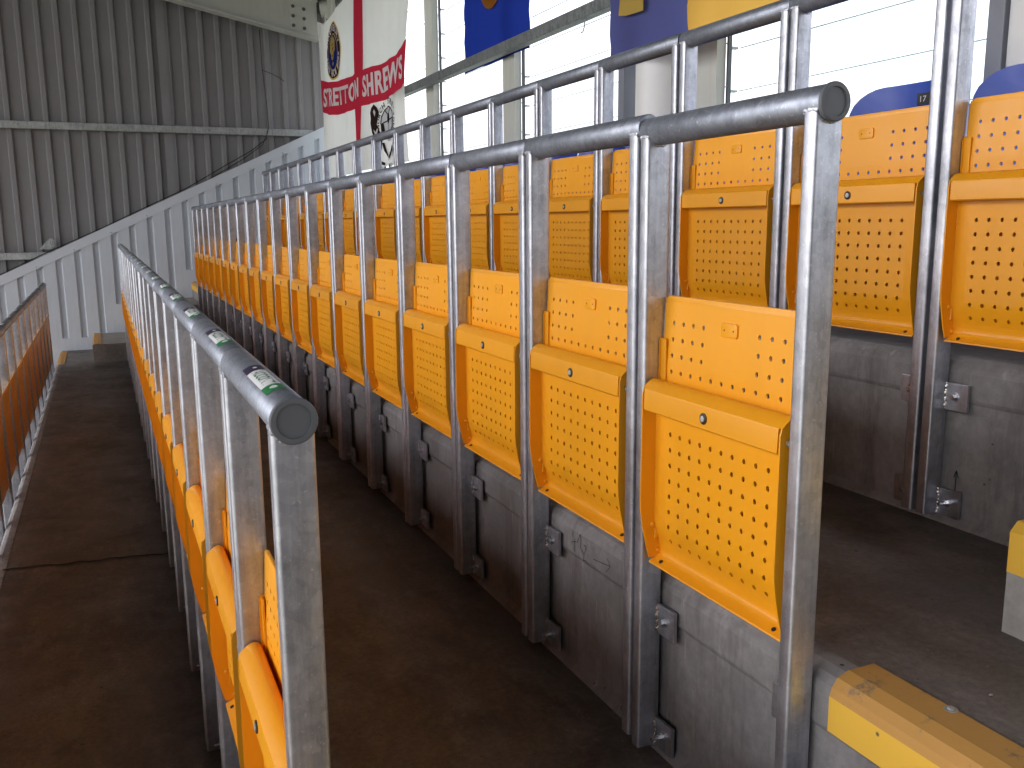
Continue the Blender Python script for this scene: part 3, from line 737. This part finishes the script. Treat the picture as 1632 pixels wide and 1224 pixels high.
botc = pw([(11.70, .56), (11.1, .54), (10.4, .55), (9.75, .545), (9.2, .555), (8.6, .55), (8.12, .55)])
m = MB(); n_, k_ = 110, 50
def fl(u, v):
    a, b = topc(u), botc(u); wv = (1-v)
    L = [(11.637, 2.43), (11.58, 2.0), (11.545, 1.6), (11.56, 1.2), (11.657, .81), (11.70, .56)]; Rr = [(7.87, 2.60), (7.90, 1.9), (8.01, 1.59), (8.10, 1.23), (8.14, .9), (8.12, .55)]
    y = a[0]*(1-v)+b[0]*v; z = a[1]*(1-v)+b[1]*v
    yl = pw(L)(v)[0]; yr = pw(Rr)(v)[0]; y0l = 11.637*(1-v)+11.70*v; y0r = 7.87*(1-v)+8.12*v
    return (y+(yl-y0l)*(1-u)+(yr-y0r)*u, z)
for i in range(n_):
    for j in range(k_): m.quad(*[sf(*fl(a/n_, b/k_)) for a, b in ((i, j), (i+1, j), (i+1, j+1), (i, j+1))])
obj('flag_cloth', m.mesh('flag_cloth', FWHITE, smooth=True), flag)
grid_patch('red_upright', FRED, pw([(9.84, 2.455), (9.875, 2.308), (9.92, 1.95), (9.958, 1.56)]), pw([(9.44, 2.475), (9.483, 2.226), (9.53, 1.9), (9.578, 1.54)]), 8, 20, .004, flag)
grid_patch('red_upright', FRED, pw([(10.016, 1.24), (10.013, .856), (9.80, .56)]), pw([(9.632, 1.22), (9.684, .845), (9.685, .56)]), 8, 14, .004, flag)
def rows(top, bot, name, mat, off, par, n=70, k=8):
    m = MB(); A, B = pw(top), pw(bot)
    for i in range(n):
        for j in range(k):
            q = []
            for a, b in ((i, j), (i+1, j), (i+1, j+1), (i, j+1)):
                p1, p2 = A(a/n), B(a/n); v = b/k; q.append(sf(p1[0]+(p2[0]-p1[0])*v, p1[1]+(p2[1]-p1[1])*v, off))
            m.quad(*q)
    return obj(name, m.mesh(name, mat, smooth=True), par)
bt_ = [(11.545, 1.729), (11.1, 1.645), (10.7, 1.600), (10.2, 1.578), (9.75, 1.572), (9.35, 1.545), (8.9, 1.520), (8.45, 1.530), (8.013, 1.593)]
bb_ = [(11.544, 1.355), (11.1, 1.270), (10.7, 1.230), (10.2, 1.222), (9.80, 1.215), (9.35, 1.190), (8.9, 1.178), (8.45, 1.200), (8.102, 1.229)]
rows(bt_, bb_, 'red_band', FRED, .007, flag)
def word(txt, y0_, y1_, base, top, mat, par, bold=.03, off=.013):
    me = text_mesh(txt, 'lettering', mat, lambda a, b: sf(y0_+(y1_-y0_)*a, base(a)+(top(a)-base(a))*b, off), bold)
    return obj('lettering', me, par)
word('STRETTON', 11.40, 9.69, lambda a: 1.392-.085*math.sin(min(1, a*1.25)*1.57), lambda a: 1.612-.105*math.sin(min(1, a*1.3)*1.57), FLET, flag)
word('SHREWS', 9.56, 8.16, lambda a: 1.287-.045*math.sin(a*3.14)+.012*a, lambda a: 1.495-.02*math.sin(a*3.14), FLET, flag)
def poly_on(pts, name, mat, off, par):
    m = MB(); cy = sum(p[0] for p in pts)/len(pts); cz = sum(p[1] for p in pts)/len(pts); n = len(pts)
    # fill with a fine triangulation so that it follows the cloth
    bm = bmesh.new(); vs = [bm.verts.new((0, p[0], p[1])) for p in pts]; f = bm.faces.new(vs)
    bmesh.ops.triangulate(bm, faces=[f])
    for _ in range(2):
        es = [e for e in bm.edges if e.calc_length() > .09]
        if not es: break
        bmesh.ops.subdivide_edges(bm, edges=es, cuts=1); bmesh.ops.triangulate(bm, faces=bm.faces)
    for v in bm.verts: v.co = Vector(sf(v.co.y, v.co.z, off))
    me = bpy.data.meshes.new(name); bm.to_mesh(me); bm.free(); me.materials.append(mat); return obj(name, me, par)
def ell(cy, cz, ry, rz, n=32, wob=0, seed=1):
    r = random.Random(seed); return [(cy+ry*math.cos(6.2832*k/n)*(1+wob*r.uniform(-1, 1)), cz+rz*math.sin(6.2832*k/n)*(1+wob*r.uniform(-1, 1))) for k in range(n)]
# crest with ring lettering and lion face
C1 = (10.765, 1.945)
cr = poly_on([(C1[0]+(.345 if abs(math.cos(a)) else 0)*math.cos(a)*(1-.25*max(0, math.sin(a))), C1[1]+.32*math.sin(a)) for a in [6.2832*k/40 for k in range(40)]], 'round_crest', FGOLD, .010, flag)
poly_on([(C1[0]+.325*math.cos(a)*(1-.25*max(0, math.sin(a))), C1[1]+.30*math.sin(a)) for a in [6.2832*k/40 for k in range(40)]], 'crest_ring', FBLK, .012, cr)
poly_on(ell(C1[0], C1[1]-.015, .205, .205), 'crest_rim', FGOLD, .014, cr)
poly_on(ell(C1[0], C1[1]-.015, .19, .19), 'crest_field', FDBLUE, .016, cr)
lion = [(-.02, .15), (.06, .145), (.11, .10), (.10, .04), (.13, .0), (.08, -.04), (.07, -.09), (.02, -.11), (-.03, -.09), (-.05, -.03), (-.10, -.01), (-.09, .05), (-.12, .09), (-.07, .13)]
poly_on([(C1[0]+a, C1[1]+b+.005) for a, b in lion], 'lion_face', FGOLD, .018, cr)
for a, b, s in ((.04, .07, .014), (-.03, .07, .014), (.0, .02, .022), (.0, -.055, .018), (.05, .0, .009), (-.05, .03, .009)): poly_on(ell(C1[0]+a, C1[1]+b, s, s*.8, 8), 'lion_feature', FBLK, .020, cr)
poly_on([(C1[0]+.03, C1[1]-.14), (C1[0], C1[1]-.115), (C1[0]-.03, C1[1]-.14), (C1[0], C1[1]-.17)], 'gold_lozenge', FGOLD, .018, cr)
def arc_text(txt, cy, cz, ry, rz, hgt, a0, a1, mat, par, off, flip=False, wid=.8):
    """letters round an ellipse; a0->a1 in degrees, seen from -X (+Y is to the left)"""
    n = len(txt)
    for i, ch in enumerate(txt):
        if ch == ' ': continue
        a = math.radians(a0+(a1-a0)*(i+.5)/n); st = abs(math.radians(a1-a0))/n*wid
        def rm(u, v, a=a, st=st):
            d = 1 if a1 > a0 else -1
            aa = a+(u-.5)*st*d
            rr = (v-.5)*hgt*(-1 if flip else 1)
            return sf(cy-(ry+rr)*math.cos(aa), cz+(rz+rr)*math.sin(aa), off)
        obj('letter', text_mesh(ch, 'letter', mat, rm, .03), par)
arc_text('SHREWSBURY', *C1, .262, .25, .075, 170, 10, FLET, cr, .016)
arc_text('TOWN', *C1, .262, .25, .075, 215, 180, FLET, cr, .016, True) if False else None
arc_text('TOWN F.C. 1886', *C1, .262, .25, .075, 190, 350, FLET, cr, .016, True)
# football and magpie crest
C2 = (8.77, .945); RY, RZ = .235, .165
bc = poly_on(ell(*C2, RY, RZ), 'football_crest', FBALL, .010, flag)
def bp(pts, mat, nm='ball_patch', off=.013): poly_on([(C2[0]+a*RY, C2[1]+b*RZ) for a, b in pts], nm, mat, off, bc)
bp([(.30, .62), (-.18, .62), (-.28, .2), (.0, -.02), (.32, .2)], FBLK)
bp([(.95, .1), (.72, .18), (.62, -.35), (.72, -.72), (.92, -.45)], FBLK)
bp([(-.95, .35), (-.70, .28), (-.60, -.25), (-.78, -.65), (-1.0, -.2)], FBLK)
bp([(.2, -.62), (-.2, -.62), (-.02, -1.0)], FBLK)
def line(a, b, wd=.035, off=.014):
    dx, dy = b[0]-a[0], b[1]-a[1]; L = math.hypot(dx, dy); nx, ny = -dy/L*wd, dx/L*wd
    bp([(a[0]+nx, a[1]+ny), (b[0]+nx, b[1]+ny), (b[0]-nx, b[1]-ny), (a[0]-nx, a[1]-ny)], FBLK, 'ball_seam', off)
for a, b in (((0, 0), (0, -.6)), ((.3, .2), (.7, .15)), ((-.28, .2), (-.7, .25)), ((.3, .62), (.55, .85)), ((-.18, .62), (-.5, .85)), ((.62, -.35), (.2, -.62)), ((-.6, -.25), (-.2, -.62)),
             ((.55, .85), (0, 1.0)), ((0, 1.0), (-.5, .85)), ((-.5, .85), (-.75, .6)), ((-.75, .6), (-.95, .3)), ((.55, .85), (.85, .5)), ((.85, .5), (.95, .1))): line(a, b)
arc_text('CHURCH STRETTON', *C2, .29, .215, .055, 205, -20, FBLK, bc, .012)
arc_text('MAGPIES', *C2, .33, .40, .06, 265, 335, FBLK, bc, .012, True)
mg = poly_on([(9.17, 1.17), (9.10, 1.135), (9.03, 1.08), (9.10, 1.05), (9.14, 1.0), (9.13, .95), (9.06, .93), (9.01, .88), (8.98, .80), (9.0, .72), (9.08, .66), (9.05, .62), (9.0, .60), (8.92, .585), (8.93, .56), (9.05, .575), (9.14, .64), (9.16, .72), (9.20, .80), (9.27, .90), (9.31, 1.0), (9.27, 1.06), (9.30, 1.10), (9.24, 1.14)], 'magpie', FBLK, .012, flag)
poly_on([(9.19, 1.10), (9.16, 1.12), (9.13, 1.09), (9.16, 1.05)], 'magpie_eye_patch', FWHITE, .015, mg)
poly_on([(9.22, .93), (9.17, .90), (9.10, .93), (9.06, .92), (9.10, .88), (9.18, .86)], 'magpie_breast', FWHITE, .015, mg)
poly_on([(8.99, .78), (8.95, .70), (8.80, .62), (8.80, .65), (8.90, .72), (8.94, .78)], 'wing_stripe', FBLK, .012, mg)
poly_on([(8.62, .74), (8.66, .69), (8.80, .60), (8.79, .64), (8.68, .74)], 'wing_stripe', FBLK, .012, mg)

def hang(name, label, mat, ya, yb, zt, zb, x, fold=.02, seed=0):
    t = thing(name, label, 'flag', (x, (ya+yb)/2, zt)); m = MB(); N, K = 40, 20
    def q(i, j):
        y = ya+(yb-ya)*i/N; z = zt+(zb-zt)*j/K
        return (fold*math.sin(y*9+seed+z*1.5)+fold*.5*math.sin(21*y+seed)+.004*math.sin(31*z), y-(ya+yb)/2, z-zt)
    for i in range(N):
        for j in range(K): m.quad(q(i, j), q(i+1, j), q(i+1, j+1), q(i, j+1))
    obj('flag_cloth', m.mesh(name, mat, smooth=True), t); return t, q
bf, _ = hang('hanging_flag', 'royal blue flag with an amber rounded shape, hanging behind the window rail', FBLUE, 6.86, 5.675, 2.3, 1.13, 2.684, .005)
m = MB(); cy = (6.86+5.675)/2; m.prism([(6.30-cy+.20*math.cos(a), 1.706-2.3+.205*math.sin(a)) for a in [6.2832*k/32 for k in range(32)]], -.014, -.011, 'x'); obj('amber_shape', m.mesh('amber_shape', FAMB), bf)
nf, _ = hang('striped_flag', 'faded navy and amber flag hanging above the upper rail', FNAVY, 4.262, 3.565, 2.2, .80, 2.47, .010, 1)
cy = (4.262+3.565)/2
m = MB(); m.prism([(4.10-cy, 1.20-2.2), (4.131-cy, 1.005-2.2), (4.06-cy, .992-2.2), (3.905-cy, .985-2.2), (3.905-cy, 1.20-2.2)], -.026, -.022, 'x'); obj('yellow_strip', m.mesh('yellow_strip', FGOLD), nf)
N, K = 24, 20; m = MB()
def q(i, j):
    z = 2.2+(.80-2.2)*j/K; y0_ = 3.56+.012*math.sin(z*22); y = y0_+(2.905-y0_)*i/N
    return (.012*math.sin(y*10+1+z)+.006*math.sin(24*y), y-cy, z-2.2)
for i in range(N):
    for j in range(K): m.quad(q(i, j), q(i+1, j), q(i+1, j+1), q(i, j+1))
obj('amber_half', m.mesh('amber_half', FAMB, smooth=True), nf)

# ------------------------------------------------------------------ cables, small things
m = MB()
pts = [(1.99, 12.02, 2.36), (2.0, 12.02, 1.9), (2.03, 12.02, 1.5), (2.04, 12.02, 1.2), (2.0, 12.01, 1.05), (1.8, 12.0, .90), (1.45, 12.0, .70), (1.0, 12.0, .435), (.5, 12.0, .20), (0, 12.0, -.04), (-.6, 12.0, -.31), (-1.2, 12.0, -.60), (-2, 12, -.97)]
m.tube(pts, .006, 6); obj('black_cable', m.mesh('cable', CABLE), label='black cable dropping from the beam and running down along the sloping wall top', category='cable')
m = MB(); m.tube([(2.0, 12.0, 1.88), (2.12, 12.0, 1.84), (2.2, 12.0, 1.80), (2.26, 12.0, 1.76)], .004, 5)
obj('cable_end', m.mesh('cable_end', CABLE), label='short loose black cable end poking right from the hanging cable', category='cable')
m = MB(); m.tube([(2.02, 12.0, 1.15), (1.95, 11.99, .98), (1.7, 12.0, .80), (1.2, 12.0, .50), (.7, 12.0, .25)], .005, 5)
obj('black_cable', m.mesh('cable2', CABLE), label='second thinner black cable sagging along the sloping wall top', category='cable')
def mark(name, pts, w_, par=None, label=None):
    m = MB()
    for a, b in zip(pts, pts[1:]):
        d = math.hypot(b[1]-a[1], b[2]-a[2]); ny, nz = -(b[2]-a[2])/d*w_, (b[1]-a[1])/d*w_
        m.quad((a[0], a[1]+ny, a[2]+nz), (b[0], b[1]+ny, b[2]+nz), (b[0], b[1]-ny, b[2]-nz), (a[0], a[1]-ny, a[2]-nz))
    o = obj(name, m.mesh(name, BLACKP), par)
    return o
X_ = rx(2)-.0012
gr = thing('pencil_scribble', 'faint pencil letters and arrow on the concrete riser under the second middle seat', 'scribble', (0, 0, 0))
for pts in ([(1.823, -.728), (1.827, -.742)], [(1.828, -.755), (1.806, -.747)], [(1.812, -.742), (1.813, -.775)], [(1.800, -.748), (1.786, -.722), (1.782, -.735), (1.786, -.757)], [(1.782, -.757), (1.766, -.765), (1.756, -.745), (1.768, -.742)], [(1.766, -.765), (1.770, -.782), (1.758, -.778), (1.745, -.785)],
            [(1.722, -.762), (1.645, -.752)], [(1.662, -.738), (1.645, -.752), (1.664, -.772)]):
    mark('pencil_stroke', [(X_, a, b) for a, b in pts], .0009, gr)
gr = thing('pencil_arrow', 'faint pencil arrow pointing up on the riser beside the upper row post', 'scribble', (0, 0, 0))
X_ = rx(3)-.0012
for pts in ([(1.403, -.625), (1.402, -.565)], [(1.409, -.582), (1.402, -.565), (1.396, -.582)]): mark('pencil_stroke', [(X_, a, b) for a, b in pts], .0010, gr)
t = thing('floor_bolt', 'small worn metal bolt head in the walkway concrete by the yellow edge', 'bolt', (1.05, .83, fz(3)+.002))
m = MB(); m.tube([(0, 0, -.004), (0, 0, .003)], .010, 10); m.tube([(0, 0, .003), (0, 0, .006)], .005, 6); obj('bolt_head', m.mesh('floor_bolt', GALVB), t)
# movement joint across the walkway floor, sealed dark
m = MB(); rng = random.Random(3); xs = [-.5+.68*i/16 for i in range(17)]
ys_ = [4.27-.10*(x+.5)/.68+rng.uniform(-.012, .012) for x in xs]
for (x0, y0), (x1, y1) in zip(zip(xs, ys_), zip(xs[1:], ys_[1:])):
    m.quad((x0, y0-.008, fz(1)+.004), (x1, y1-.008, fz(1)+.004), (x1, y1+.008, fz(1)+.004), (x0, y0+.008, fz(1)+.004))
obj('floor_joint', m.mesh('joint', HOLE), kind='structure')
# grit on the walkways
rng = random.Random(11)
gm = MB()
for _ in range(150):
    k = rng.choice((1, 1, 2, 2, 3)); x = rng.uniform(rx(k-1)+.12, rx(k)-.03); y = rng.uniform(.2, 8)**1.0
    gm.blob((x, y, fz(k)+.002), rng.uniform(.0012, .0032), rng.uniform(.7, 1.5), 1, .6, 5, 3)
obj('grit', gm.mesh('grit', RISER), kind='stuff')
